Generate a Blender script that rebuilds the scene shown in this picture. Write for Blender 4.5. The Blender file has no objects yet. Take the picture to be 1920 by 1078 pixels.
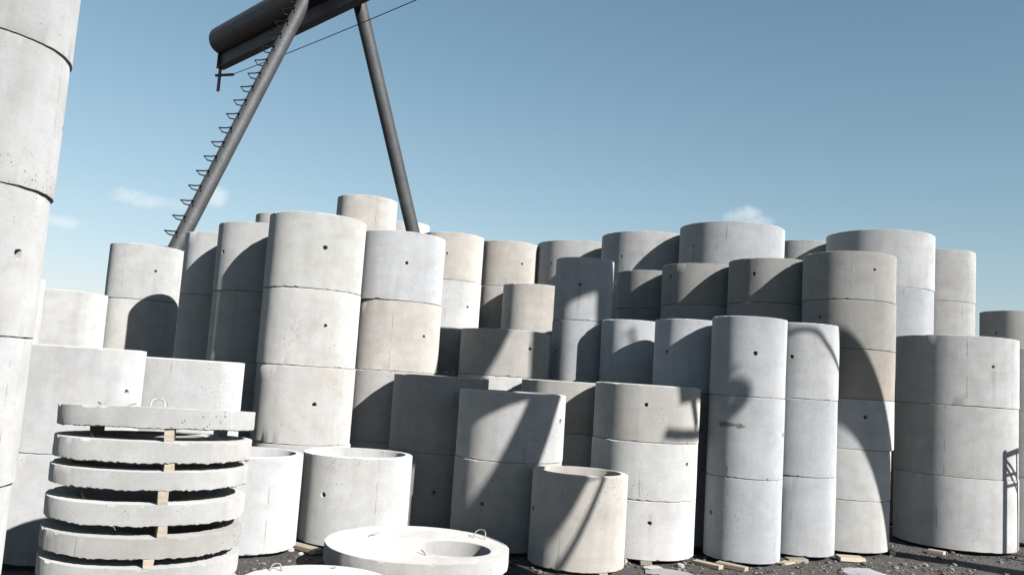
import bpy, bmesh, math, random
from mathutils import Vector, Matrix, noise
R_ = math.radians
PI = math.pi

# ------------------------------------------------------------ camera, sky, sun, exposure
scene = bpy.context.scene
EYE = 1.8233
F_PX, PITCH, ROLL = 1603.17, 0.105303, 0.06584
cd = bpy.data.cameras.new('camera')
cam = bpy.data.objects.new('camera', cd)
scene.collection.objects.link(cam)
cd.sensor_width = 36.0
cd.lens = F_PX / 1920.0 * 36.0
cd.clip_start, cd.clip_end = 0.05, 5000.0
_f = Vector((0, math.cos(PITCH), math.sin(PITCH)))
_u = Vector((0, -math.sin(PITCH), math.cos(PITCH)))
_r = Vector((1, 0, 0))
_r2 = _r * math.cos(ROLL) + _u * math.sin(ROLL)
_u2 = -_r * math.sin(ROLL) + _u * math.cos(ROLL)
M = Matrix.Identity(4)
for i in range(3):
    M[i][0], M[i][1], M[i][2] = _r2[i], _u2[i], -_f[i]
M[2][3] = EYE
cam.matrix_world = M
scene.camera = cam

SUN_AZ, SUN_EL = 43.5, 30.5        # azimuth: from straight behind the camera towards its right
sdir = Vector((math.sin(R_(SUN_AZ)) * math.cos(R_(SUN_EL)),
               -math.cos(R_(SUN_AZ)) * math.cos(R_(SUN_EL)), math.sin(R_(SUN_EL))))
sl = bpy.data.lights.new('sun', 'SUN')
sl.energy, sl.angle, sl.color = 5.0, R_(0.53), (1.0, 0.975, 0.94)
sun = bpy.data.objects.new('sun', sl)
sun.rotation_euler = sdir.to_track_quat('Z', 'Y').to_euler()
scene.collection.objects.link(sun)

world = bpy.data.worlds.new('World')
scene.world = world
world.use_nodes = True
wt = world.node_tree
wt.nodes.clear()
def N(t, typ, **kw):
    n = t.nodes.new(typ)
    for k, v in kw.items():
        if k == 'op': n.operation = v
        elif k == 'ins':
            for a, b in v.items(): n.inputs[a].default_value = b
        else: setattr(n, k, v)
    return n
SKY_STRENGTH = 0.0615
sky = N(wt, 'ShaderNodeTexSky', sky_type='NISHITA', sun_disc=False, sun_elevation=R_(SUN_EL),
        sun_rotation=R_(180.0 - SUN_AZ), altitude=100.0, air_density=1.0, dust_density=0.35, ozone_density=1.3)
hsv = N(wt, 'ShaderNodeHueSaturation', ins={'Hue': 0.476, 'Saturation': 0.91, 'Value': 0.80})
wt.links.new(sky.outputs[0], hsv.inputs['Color'])
gam = N(wt, 'ShaderNodeGamma', ins={'Gamma': 1.2})
wt.links.new(hsv.outputs[0], gam.inputs['Color'])
kn1 = N(wt, 'ShaderNodeVectorMath', op='MULTIPLY_ADD'); kn1.inputs[1].default_value = (.085, .085, .075); kn1.inputs[2].default_value = (1, 1, 1)
wt.links.new(gam.outputs[0], kn1.inputs[0])
kn2 = N(wt, 'ShaderNodeVectorMath', op='DIVIDE'); wt.links.new(gam.outputs[0], kn2.inputs[0]); wt.links.new(kn1.outputs[0], kn2.inputs[1])
# a few small fair-weather clouds low above the horizon, placed by compass direction
tcw = N(wt, 'ShaderNodeTexCoord')
wn = N(wt, 'ShaderNodeTexNoise', ins={'Scale': 26.0, 'Detail': 5.0, 'Roughness': 0.6})
wt.links.new(tcw.outputs['Generated'], wn.inputs['Vector'])
def cloud_dir(px, py):
    v = _f + _r2 * ((px - 960) / F_PX) - _u2 * ((py - 539) / F_PX)
    return v.normalized()
clouds = [(cloud_dir(268, 374), .030, .0105, .6), (cloud_dir(318, 382), .026, .008, .4), (cloud_dir(405, 370), .015, .0120, .5),
          (cloud_dir(112, 414), .020, .0075, .5), (cloud_dir(1392, 404), .021, .0115, .6), (cloud_dir(1420, 416), .020, .008, .45)]
rw = random.Random(5)
for k in range(6):   # more of the same round the rest of the horizon
    a = R_(55 + k * 44 + rw.uniform(-8, 8)); e = R_(rw.uniform(6, 14))
    clouds.append((Vector((math.sin(a) * math.cos(e), math.cos(a) * math.cos(e), math.sin(e))), .04, .013, .35))
total = None
for d, wx, wz, amp in clouds:
    side = d.cross(Vector((0, 0, 1))).normalized(); up = side.cross(d).normalized()
    def dot(v, s, off):
        n = N(wt, 'ShaderNodeVectorMath', op='DOT_PRODUCT'); n.inputs[1].default_value = v
        wt.links.new(tcw.outputs['Generated'], n.inputs[0])
        m = N(wt, 'ShaderNodeMath', op='MULTIPLY'); m.inputs[1].default_value = 1.0 / s
        wt.links.new(n.outputs['Value'], m.inputs[0])
        return m
    mx, mz, mf = dot(side, wx, 0), dot(up, wz, 0), dot(d, 1, 0)
    sx = N(wt, 'ShaderNodeMath', op='MULTIPLY'); wt.links.new(mx.outputs[0], sx.inputs[0]); wt.links.new(mx.outputs[0], sx.inputs[1])
    sz = N(wt, 'ShaderNodeMath', op='MULTIPLY_ADD'); wt.links.new(mz.outputs[0], sz.inputs[0]); wt.links.new(mz.outputs[0], sz.inputs[1]); wt.links.new(sx.outputs[0], sz.inputs[2])
    nm = N(wt, 'ShaderNodeMath', op='MULTIPLY_ADD'); nm.inputs[1].default_value = 3.4; wt.links.new(wn.outputs['Fac'], nm.inputs[0]); wt.links.new(sz.outputs[0], nm.inputs[2])
    mr = N(wt, 'ShaderNodeMapRange', ins={'From Min': 1.2, 'From Max': 3.0, 'To Min': amp, 'To Max': 0.0}); mr.interpolation_type = 'SMOOTHSTEP'
    wt.links.new(nm.outputs[0], mr.inputs['Value'])
    gt = N(wt, 'ShaderNodeMath', op='GREATER_THAN'); gt.inputs[1].default_value = 0.5; wt.links.new(mf.outputs[0], gt.inputs[0])
    ml = N(wt, 'ShaderNodeMath', op='MULTIPLY'); wt.links.new(mr.outputs[0], ml.inputs[0]); wt.links.new(gt.outputs[0], ml.inputs[1])
    if total is None: total = ml
    else:
        mxm = N(wt, 'ShaderNodeMath', op='MAXIMUM'); wt.links.new(total.outputs[0], mxm.inputs[0]); wt.links.new(ml.outputs[0], mxm.inputs[1]); total = mxm
mixc = N(wt, 'ShaderNodeMix', data_type='RGBA'); mixc.inputs[7].default_value = (6.3, 6.5, 6.65, 1)
wt.links.new(total.outputs[0], mixc.inputs[0]); wt.links.new(kn2.outputs[0], mixc.inputs[6])
bg = N(wt, 'ShaderNodeBackground', ins={'Strength': SKY_STRENGTH})
wt.links.new(mixc.outputs[2], bg.inputs['Color'])
wo = N(wt, 'ShaderNodeOutputWorld')
wt.links.new(bg.outputs[0], wo.inputs['Surface'])

vs = scene.view_settings
vs.view_transform = 'Standard'; vs.look = 'None'; vs.gamma = 1.0; vs.use_curve_mapping = False
vs.exposure = 1.34

# ------------------------------------------------------------ helpers
COL = scene.collection
def link(o, parent=None):
    COL.objects.link(o)
    if parent is not None: o.parent = parent
    return o
def obj(name, me, mat, parent=None):
    if mat is not None and not me.materials: me.materials.append(mat)
    return link(bpy.data.objects.new(name, me), parent)
def tag(o, label=None, cat=None, group=None, kind=None):
    if label: o['label'] = label
    if cat: o['category'] = cat
    if group: o['group'] = group
    if kind: o['kind'] = kind
    return o
def empty(name, loc):
    o = bpy.data.objects.new(name, None); o.location = loc; o.empty_display_size = .2
    return link(o)
def finish(bm, name, smooth=True, angle=32):
    bmesh.ops.recalc_face_normals(bm, faces=bm.faces)
    me = bpy.data.meshes.new(name); bm.to_mesh(me); bm.free()
    if smooth:
        me.shade_smooth(); me.set_sharp_from_angle(angle=R_(angle))
    return me
def box_bm(bm, cx, cy, cz, sx, sy, sz, mat=None, bevel=0.0, rnd=None, jit=0.0):
    g = bmesh.ops.create_cube(bm, size=1.0)
    vv = g['verts']
    for v in vv:
        v.co = Vector((v.co.x * sx, v.co.y * sy, v.co.z * sz))
        if rnd: v.co += Vector((rnd.uniform(-jit, jit), rnd.uniform(-jit, jit), rnd.uniform(-jit, jit)))
    if bevel:
        ed = list({e for v in vv for e in v.link_edges})
        r = bmesh.ops.bevel(bm, geom=ed, offset=bevel, segments=1, affect='EDGES', profile=.5)
        vv = list({v for f in r['faces'] for v in f.verts} | {v for v in vv if v.is_valid})
    for v in vv:
        if mat: v.co = mat @ v.co
        v.co += Vector((cx, cy, cz))
def tube(bm, pts, r, seg=10, cap=True):
    pts = [Vector(p) for p in pts]
    rings = []
    prev = None
    for i, p in enumerate(pts):
        t = (pts[min(i + 1, len(pts) - 1)] - pts[max(i - 1, 0)]).normalized()
        if prev is None:
            a = t.orthogonal().normalized()
        else:
            a = (prev - t * prev.dot(t)).normalized()
        prev = a
        b = t.cross(a)
        rings.append([bm.verts.new(p + (a * math.cos(2 * PI * k / seg) + b * math.sin(2 * PI * k / seg)) * r) for k in range(seg)])
    for A, B in zip(rings, rings[1:]):
        for k in range(seg):
            bm.faces.new((A[k], A[(k + 1) % seg], B[(k + 1) % seg], B[k]))
    if cap:
        bm.faces.new(rings[0][::-1]); bm.faces.new(rings[-1])
def catmull(pts, n=6):
    pts = [Vector(p) for p in pts]; P = [pts[0]] + pts + [pts[-1]]; out = []
    for i in range(1, len(P) - 2):
        for k in range(n):
            t = k / n
            a, b, c, d = P[i - 1], P[i], P[i + 1], P[i + 2]
            out.append(.5 * ((2 * b) + (c - a) * t + (2 * a - 5 * b + 4 * c - d) * t * t + (3 * b - a - 3 * c + d) * t ** 3))
    out.append(pts[-1])
    return out

# ------------------------------------------------------------ materials
def newmat(name):
    m = bpy.data.materials.new(name); m.use_nodes = True
    t = m.node_tree; t.nodes.clear()
    o = N(t, 'ShaderNodeOutputMaterial'); b = N(t, 'ShaderNodeBsdfPrincipled')
    t.links.new(b.outputs[0], o.inputs['Surface'])
    return m, t, b
def mixrgb(t, fac, a, b, blend='MIX'):
    n = N(t, 'ShaderNodeMix', data_type='RGBA', blend_type=blend)
    for s, i in ((fac, 0), (a, 6), (b, 7)):
        if hasattr(s, 'is_linked') or hasattr(s, 'links'): t.links.new(s, n.inputs[i])
        elif i == 0: n.inputs[0].default_value = s
        else: n.inputs[i].default_value = (*s[:3], 1)
    return n.outputs[2]
def ramp(t, src, a, b, lo=0.0, hi=1.0):
    n = N(t, 'ShaderNodeMapRange', ins={'From Min': a, 'From Max': b, 'To Min': lo, 'To Max': hi}); n.interpolation_type = 'SMOOTHSTEP'
    t.links.new(src, n.inputs['Value']); return n.outputs[0]
def math_(t, op, a, b=None, c=None):
    n = N(t, 'ShaderNodeMath', op=op)
    for i, s in enumerate((a, b, c)):
        if s is None: continue
        if isinstance(s, (int, float)): n.inputs[i].default_value = s
        else: t.links.new(s, n.inputs[i])
    return n.outputs[0]
def noise_(t, vec, scale, detail=4, rough=.55, dist=0.0):
    n = N(t, 'ShaderNodeTexNoise', ins={'Scale': scale, 'Detail': detail, 'Roughness': rough, 'Distortion': dist})
    t.links.new(vec, n.inputs['Vector']); return n.outputs['Fac']
def scaled(t, vec, s):
    n = N(t, 'ShaderNodeVectorMath', op='MULTIPLY'); n.inputs[1].default_value = s; t.links.new(vec, n.inputs[0]); return n.outputs[0]

TONE = .64      # overall concrete reflectance
def concrete(name, stain=None):
    m, t, b = newmat(name)
    tc = N(t, 'ShaderNodeTexCoord'); oi = N(t, 'ShaderNodeObjectInfo')
    loc = tc.outputs['Object']
    off = N(t, 'ShaderNodeVectorMath', op='MULTIPLY_ADD'); off.inputs[1].default_value = (37.0, 51.0, 23.0)
    cmb = N(t, 'ShaderNodeCombineXYZ')
    for k in range(3): t.links.new(oi.outputs['Random'], cmb.inputs[k])
    t.links.new(cmb.outputs[0], off.inputs[0]); t.links.new(loc, off.inputs[2])
    v = off.outputs[0]
    n1 = noise_(t, v, 1.6, 3, .6, .4)
    n2 = noise_(t, v, 6.5, 5, .62, .3)
    n3 = noise_(t, v, 75, 3, .6)
    ns = noise_(t, scaled(t, v, (7, 7, .5)), 1.0, 4, .6)       # vertical runs
    nh = noise_(t, scaled(t, v, (1.6, 1.6, 9)), 1.0, 3, .6)      # casting bands
    # value variation
    val = math_(t, 'ADD', ramp(t, n1, .30, .70, .925, 1.055), ramp(t, n2, .28, .72, -.065, .05))
    val = math_(t, 'ADD', val, ramp(t, n3, .25, .75, -.05, .05))
    val = math_(t, 'ADD', val, ramp(t, ns, .42, .78, .01, -.08))
    val = math_(t, 'ADD', val, ramp(t, nh, .40, .75, .01, -.04))
    # sparse air pores in clusters
    vo = N(t, 'ShaderNodeTexVoronoi', feature='F1', ins={'Scale': 30.0, 'Randomness': 1.0}); t.links.new(v, vo.inputs['Vector'])
    pn = noise_(t, v, 2.6, 2, .5)
    thr = ramp(t, pn, .44, .72, .0, .20)
    pore = math_(t, 'LESS_THAN', vo.outputs['Distance'], thr)
    vo2 = N(t, 'ShaderNodeTexVoronoi', feature='F1', ins={'Scale': 11.0, 'Randomness': 1.0}); t.links.new(v, vo2.inputs['Vector'])
    pore2 = math_(t, 'LESS_THAN', vo2.outputs['Distance'], ramp(t, noise_(t, v, 3.1, 2), .5, .75, 0, .10))
    pores = math_(t, 'MAXIMUM', pore, pore2)
    val = math_(t, 'MULTIPLY', val, ramp(t, pores, 0, 1, 1, .5))
    tint = mixrgb(t, ramp(t, n2, .35, .72), (1.015, 1.0, .985), (.985, 1.0, 1.02))
    tint = mixrgb(t, ramp(t, noise_(t, v, 1.1, 3), .52, .75), tint, (1.025, .99, .94))
    c = mixrgb(t, 1.0, oi.outputs['Color'], tint, 'MULTIPLY')
    c = mixrgb(t, 1.0, c, (TONE, TONE, TONE), 'MULTIPLY')
    vc = N(t, 'ShaderNodeCombineColor')
    for k in range(3): t.links.new(val, vc.inputs[k])
    c = mixrgb(t, 1.0, c, vc.outputs[0], 'MULTIPLY')
    sx_ = N(t, 'ShaderNodeSeparateXYZ'); t.links.new(loc, sx_.inputs[0])
    ang = math_(t, 'ARCTAN2', sx_.outputs[1], sx_.outputs[0])
    r1 = math_(t, 'MULTIPLY', oi.outputs['Random'], 2.0)
    da = math_(t, 'ABSOLUTE', math_(t, 'SUBTRACT', math_(t, 'ABSOLUTE', ang), math_(t, 'ADD', r1, .35)))       # two mould joints
    seam = math_(t, 'MULTIPLY', ramp(t, da, .004, .012, 1, 0), ramp(t, noise_(t, scaled(t, v, (2, 2, 5)), 1.0, 3), .47, .62))
    c = mixrgb(t, math_(t, 'MULTIPLY', seam, .55), c, (.09, .088, .085))
    ahole = math_(t, 'ADD', math_(t, 'ABSOLUTE', ang), ramp(t, noise_(t, v, 5, 3), .3, .7, -.02, .02))
    rnd2 = math_(t, 'FRACT', math_(t, 'MULTIPLY', oi.outputs['Random'], 17.3))
    run = math_(t, 'MULTIPLY', ramp(t, ahole, .012, .05, 1, 0), math_(t, 'MULTIPLY', ramp(t, sx_.outputs[2], .02, .40, 0, 1), math_(t, 'LESS_THAN', sx_.outputs[2], .46)))
    run = math_(t, 'MULTIPLY', run, ramp(t, rnd2, .45, 1.0, 0, .38))
    c = mixrgb(t, run, c, (.11, .10, .088))
    if stain:
        for (sx, sy, sz), (wx, wz), colr in stain:
            d = N(t, 'ShaderNodeVectorMath', op='SUBTRACT'); d.inputs[1].default_value = (sx, sy, sz); t.links.new(loc, d.inputs[0])
            sp = N(t, 'ShaderNodeVectorMath', op='MULTIPLY'); sp.inputs[1].default_value = (1 / wx, 1 / wx, 1 / wz); t.links.new(d.outputs[0], sp.inputs[0])
            ln = N(t, 'ShaderNodeVectorMath', op='LENGTH'); t.links.new(sp.outputs[0], ln.inputs[0])
            dist = math_(t, 'ADD', ln.outputs['Value'], ramp(t, noise_(t, v, 14, 4), .3, .7, -.45, .45))
            c = mixrgb(t, ramp(t, dist, .5, 1.15, .8, 0), c, colr)
    t.links.new(c, b.inputs['Base Color'])
    b.inputs['Roughness'].default_value = .92
    if 'Diffuse Roughness' in b.inputs: b.inputs['Diffuse Roughness'].default_value = 1.0
    b.inputs['Specular IOR Level'].default_value = .25
    hgt = math_(t, 'ADD', math_(t, 'MULTIPLY', n3, .35), math_(t, 'MULTIPLY', n2, .8))
    hgt = math_(t, 'SUBTRACT', hgt, math_(t, 'MULTIPLY', pores, .7))
    bp = N(t, 'ShaderNodeBump', ins={'Strength': .35, 'Distance': .006}); t.links.new(hgt, bp.inputs['Height'])
    t.links.new(bp.outputs[0], b.inputs['Normal'])
    return m
MC = concrete('concrete')

def steel(name, c1, c2, rust, rough=.55, metal=.25):
    m, t, b = newmat(name)
    tc = N(t, 'ShaderNodeTexCoord'); v = tc.outputs['Object']
    n1 = noise_(t, v, 2.5, 5, .65); n2 = noise_(t, v, 22, 4, .6)
    c = mixrgb(t, ramp(t, n1, .35, .7), c1, c2)
    c = mixrgb(t, math_(t, 'MULTIPLY', ramp(t, n2, .52, .70), ramp(t, n1, .4, .6)), c, rust)
    t.links.new(c, b.inputs['Base Color'])
    b.inputs['Metallic'].default_value = metal
    t.links.new(ramp(t, n2, .3, .7, rough, rough + .12), b.inputs['Roughness'])
    bp = N(t, 'ShaderNodeBump', ins={'Strength': .12, 'Distance': .003}); t.links.new(n2, bp.inputs['Height']); t.links.new(bp.outputs[0], b.inputs['Normal'])
    return m
M_LEG = steel('weathered_grey_steel', (.026, .028, .031), (.042, .044, .047), (.040, .030, .025), .6, .1)
M_GIRDER = steel('brown_painted_steel', (.038, .029, .029), (.052, .039, .038), (.060, .038, .030), .5, .2)
M_WIRE = steel('dark_wire', (.018, .017, .018), (.028, .026, .026), (.04, .026, .02), .6, .4)
M_REBAR = steel('galvanised_wire', (.22, .20, .19), (.30, .28, .26), (.20, .11, .07), .55, .4)

def wood(name):
    m, t, b = newmat(name)
    tc = N(t, 'ShaderNodeTexCoord'); oi = N(t, 'ShaderNodeObjectInfo')
    v = scaled(t, tc.outputs['Object'], (1.5, 16, 16))
    n1 = noise_(t, v, 3.0, 5, .6, .6); n2 = noise_(t, tc.outputs['Object'], 9, 3)
    c = mixrgb(t, ramp(t, n1, .3, .7), (.23, .195, .15), (.32, .28, .225))
    c = mixrgb(t, ramp(t, n2, .52, .75, 0, .55), c, (.22, .175, .13))
    c = mixrgb(t, 1.0, c, oi.outputs['Color'], 'MULTIPLY')
    t.links.new(c, b.inputs['Base Color']); b.inputs['Roughness'].default_value = .85
    bp = N(t, 'ShaderNodeBump', ins={'Strength': .3, 'Distance': .004}); t.links.new(n1, bp.inputs['Height']); t.links.new(bp.outputs[0], b.inputs['Normal'])
    return m
M_WOOD = wood('sawn_wood')

def dirt():
    m, t, b = newmat('gravelly_dirt')
    tc = N(t, 'ShaderNodeTexCoord'); v = tc.outputs['Object']
    n1 = noise_(t, v, .8, 4, .6); n2 = noise_(t, v, 9, 6, .7); n3 = noise_(t, v, 60, 4, .65)
    vo = N(t, 'ShaderNodeTexVoronoi', feature='F1', ins={'Scale': 42.0}); t.links.new(v, vo.inputs['Vector'])
    vo3 = N(t, 'ShaderNodeTexVoronoi', feature='F1', ins={'Scale': 18.0}); t.links.new(v, vo3.inputs['Vector'])
    c = mixrgb(t, ramp(t, n1, .3, .7), (.040, .035, .032), (.064, .057, .053))
    c = mixrgb(t, ramp(t, n2, .35, .7), c, (.032, .028, .026))
    c = mixrgb(t, ramp(t, n3, .5, .8, 0, .7), c, (.10, .092, .085))
    sel = math_(t, 'GREATER_THAN', N_val(t, vo), .80)
    c = mixrgb(t, math_(t, 'MULTIPLY', sel, ramp(t, vo.outputs['Distance'], .25, .4, .75, 0)), c, (.13, .12, .11))
    sel3 = math_(t, 'GREATER_THAN', N_val(t, vo3), .86)
    c = mixrgb(t, math_(t, 'MULTIPLY', sel3, ramp(t, vo3.outputs['Distance'], .2, .34, .75, 0)), c, (.17, .16, .145))
    t.links.new(c, b.inputs['Base Color']); b.inputs['Roughness'].default_value = .95
    h = math_(t, 'ADD', math_(t, 'MULTIPLY', n2, 1.0), math_(t, 'MULTIPLY', n3, .5))
    h = math_(t, 'SUBTRACT', h, math_(t, 'MULTIPLY', vo.outputs['Distance'], .5))
    bp = N(t, 'ShaderNodeBump', ins={'Strength': .9, 'Distance': .02}); t.links.new(h, bp.inputs['Height']); t.links.new(bp.outputs[0], b.inputs['Normal'])
    return m
def N_val(t, vo):
    sp = N(t, 'ShaderNodeSeparateColor'); t.links.new(vo.outputs['Color'], sp.inputs[0]); return sp.outputs[0]
M_DIRT = dirt()
def stone_mat():
    m, t, b = newmat('gravel_stone')
    ge = N(t, 'ShaderNodeNewGeometry')
    tc = N(t, 'ShaderNodeTexCoord')
    r = ge.outputs['Random Per Island']
    c = mixrgb(t, ramp(t, r, 0.1, .95), (.022, .020, .018), (.13, .122, .112))
    n = noise_(t, tc.outputs['Object'], 55, 3)
    c = mixrgb(t, ramp(t, n, .45, .75, 0, .5), c, (.07, .062, .055))
    t.links.new(c, b.inputs['Base Color']); b.inputs['Roughness'].default_value = .95
    return m
M_STONE = stone_mat()

# ------------------------------------------------------------ ground
def gh(x, y):
    return .020 * noise.noise(Vector((x * .9, y * .9, 3.1))) + .012 * noise.noise(Vector((x * 3.5, y * 3.5, 7.7))) + .006 * noise.noise(Vector((x * 11, y * 11, 1.3)))
def axis(lo, hi, step, far):
    a = [lo + i * step for i in range(int((hi - lo) / step) + 1)]
    s, x = step, lo; left = []
    while x > -far: s *= 1.55; x -= s; left.append(x)
    s, x = step, a[-1]; right = []
    while x < far: s *= 1.55; x += s; right.append(x)
    return left[::-1] + a + right
xs, ys = axis(-4.6, 9.0, .07, 1500), axis(5.5, 13.0, .07, 1500)
vv, ff = [], []
for y in ys:
    for x in xs:
        k = 1.0 if (-4.7 < x < 9.1 and 5.4 < y < 13.2) else 0.0
        vv.append((x, y, gh(x, y) - .006 if k else -.012 + .01 * noise.noise(Vector((x * .3, y * .3, 0)))))
nx = len(xs)
for j in range(len(ys) - 1):
    for i in range(nx - 1):
        a = j * nx + i
        ff.append((a, a + 1, a + nx + 1, a + nx))
me = bpy.data.meshes.new('ground'); me.from_pydata(vv, [], ff); me.shade_smooth()
tag(obj('ground', me, M_DIRT), kind='structure')

# ------------------------------------------------------------ concrete rings
def ring_mesh(R, t, h, seed, hole=None, rows=None, seg=72, rough=1.0, hr=.026):
    """precast ring: outer wall with cast-in lifting holes, chipped rims, bore."""
    rd = random.Random(seed)
    hz = None
    angs = [2 * PI * k / seg for k in range(seg)]
    cells = []
    if hole:
        a0, hz = R_(hole[0]), hole[1]
        hs = .042
        for a in (a0 % (2 * PI), (a0 + PI) % (2 * PI)):
            dl = hs / R
            def ad(u, w): return abs((u - w + PI) % (2 * PI) - PI)
            angs = [u for u in angs if ad(u, a) > dl * 1.35]
            angs += [(a - dl) % (2 * PI), (a + dl) % (2 * PI)]
            cells.append(a)
        angs.sort()
    n = len(angs)
    zs = [h * k / 5 for k in range(1, 5)]
    if hz is not None:
        zs = [z for z in zs if abs(z - hz) > .07] + [hz - .042, hz + .042]
        zs.sort()
    # chips along the rims
    def chips(cnt):
        return [(rd.uniform(0, 2 * PI), rd.uniform(.02, .075), rd.uniform(.35, 1.0)) for _ in range(cnt)]
    ct, cb = chips(int(9 * rough)), chips(int(11 * rough))
    o1 = rd.uniform(0, 100)
    def chip(lst, a):
        s = 0
        for ca, w, dd in lst:
            d = abs((a - ca + PI) % (2 * PI) - PI)
            if d < w: s = max(s, dd * (1 - d / w))
        return s
    def fn(a, f, s): return noise.noise(Vector((math.cos(a) * f + o1, math.sin(a) * f - o1, s)))
    bm = bmesh.new()
    prof = []           # list of functions of angle -> (r, z)
    ct_v = [chip(ct, a) for a in angs]; cb_v = [chip(cb, a) for a in angs]
    rg = []
    for i, a in enumerate(angs):
        c, s = math.cos(a), math.sin(a)
        jb = .0022 * fn(a, 9, 1) + .0018 * rd.uniform(-1, 1)
        jt = .0022 * fn(a, 9, 5) + .0015 * rd.uniform(-1, 1)
        kb = (.004 + .006 * abs(fn(a, 14, 2))) * min(rough, 1) + .013 * cb_v[i] * rough
        kt = (.0035 + .005 * abs(fn(a, 14, 3))) * min(rough, 1) + .010 * ct_v[i] * rough
        wob = lambda z: .0022 * fn(a, 1.7, z * 1.5) + .0010 * fn(a, 7, z * 5)
        P = [(R - t + .010, .002), (R - kb, max(jb, -.001)), (R + wob(kb), kb * .9 + max(jb, 0))]
        P += [(R + wob(z), z) for z in zs]
        P += [(R + wob(h - kt), h - kt * .85 + min(jt, 0)), (R - kt, h + min(jt, .001)), (R - t + .025, h + .0055), (R - t + .008, h + .0055), (R - t, h - .008), (R - t, h * .5), (R - t, .012)]
        rg.append([bm.verts.new((r * c, r * s, z)) for r, z in P])
    m = len(rg[0])
    nrow = len(zs)
    def is_hole(i, k):
        if not cells: return False
        am = (angs[i] + (angs[(i + 1) % n] + (2 * PI if i == n - 1 else 0))) / 2
        if k < 3 or k >= 3 + nrow - 1: return False
        zm = (zs[k - 3] + zs[k - 2]) / 2
        if abs(zm - hz) > .01: return False
        return any(abs((am - a + PI) % (2 * PI) - PI) < .01 for a in cells)
    for i in range(n):
        A, B = rg[i], rg[(i + 1) % n]
        for k in range(m):
            k2 = (k + 1) % m
            if k2 != 0 and is_hole(i, k):
                am = min(cells, key=lambda a: abs((angs[i] + .042 / R - a + PI) % (2 * PI) - PI))
                q = 12; circ, deep = [], []
                for j in range(q):
                    th = 2 * PI * j / q + PI / 4 + PI
                    rr = hr * rd.uniform(.86, 1.16)
                    aa, zz = am + rr * math.cos(th) / R, hz + rr * math.sin(th)
                    circ.append(bm.verts.new((R * math.cos(aa), R * math.sin(aa), zz)))
                    rr *= .82
                    aa, zz = am + rr * math.cos(th) / R, hz + rr * math.sin(th)
                    deep.append(bm.verts.new(((R - t * .93) * math.cos(aa), (R - t * .93) * math.sin(aa), zz)))
                cor = [A[k], B[k], B[k2], A[k2]]
                for j in range(q):
                    bm.faces.new((circ[j], circ[(j + 1) % q], deep[(j + 1) % q], deep[j]))
                bm.faces.new(deep)
                for e in range(4):
                    for j in range(3):
                        # from corner e towards corner e+1
                        pass
                for e in range(4):
                    c0, c1 = cor[e], cor[(e + 1) % 4]
                    i0 = e * 3
                    seq = [circ[(i0 + j) % q] for j in range(4)]
                    bm.faces.new((c0, c1, seq[2], seq[1]))
                    bm.faces.new((c0, seq[1], seq[0])); bm.faces.new((c1, seq[3], seq[2]))
                continue
            bm.faces.new((A[k], B[k], B[k2], A[k2]))
    return finish(bm, 'concrete_ring', angle=38)

HOLES = {('P1', 3): (-67, .48), ('P1', 2): (-59, .47), ('P1', 1): (-65, .46), ('P2', 3): (-74, .48), ('P2', 2): (-44, .46), ('Q1', 4): (-95, .47), ('Q1', 3): (-50, .4), ('Q2', 4): (-61, .45),
 ('Q3', 4): (-135, .44), ('Q4', 4): (-131, .45), ('Q5', 4): (-148, .51), ('V', 3): (-103, .49), ('V', 2): (-150, .43), ('Z1', 3): (-57, .37), ('S1', 5): (-152, .41), ('S2', 5): (-129, .38),
 ('R2', 5): (-80, .38), ('R2', 4): (-147, .38), ('R2', 2): (-88, .39), ('T1', 2): (-95, .47), ('T1', 1): (-31, .48), ('T1', 0): (-160, .47), ('T2', 2): (-125, .48), ('U1', 2): (-140, .47),
 ('R1', 2): (-83, .52), ('Q9', 3): (-152, .48), ('Y4', 2): (-100, .39), ('Y4', 1): (-48, .39), ('Y4', 0): (-90, .38), ('X1', 1): (-27, .44), ('X1', 0): (-115, .47), ('E', 0): (-163, .52),
 ('Y1', 0): (-85, .45), ('D', 0): (-114, .5), ('A', 1): (-16, .53), ('P6', 3): (-130, .49), ('P8', 3): (-51, .46), ('L', 2): (-11, .49)}
# tones (linear albedo)
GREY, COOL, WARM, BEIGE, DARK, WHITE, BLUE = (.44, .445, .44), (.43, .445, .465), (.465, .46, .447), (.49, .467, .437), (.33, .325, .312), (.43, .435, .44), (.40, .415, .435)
PALE = (.53, .53, .525)
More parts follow.
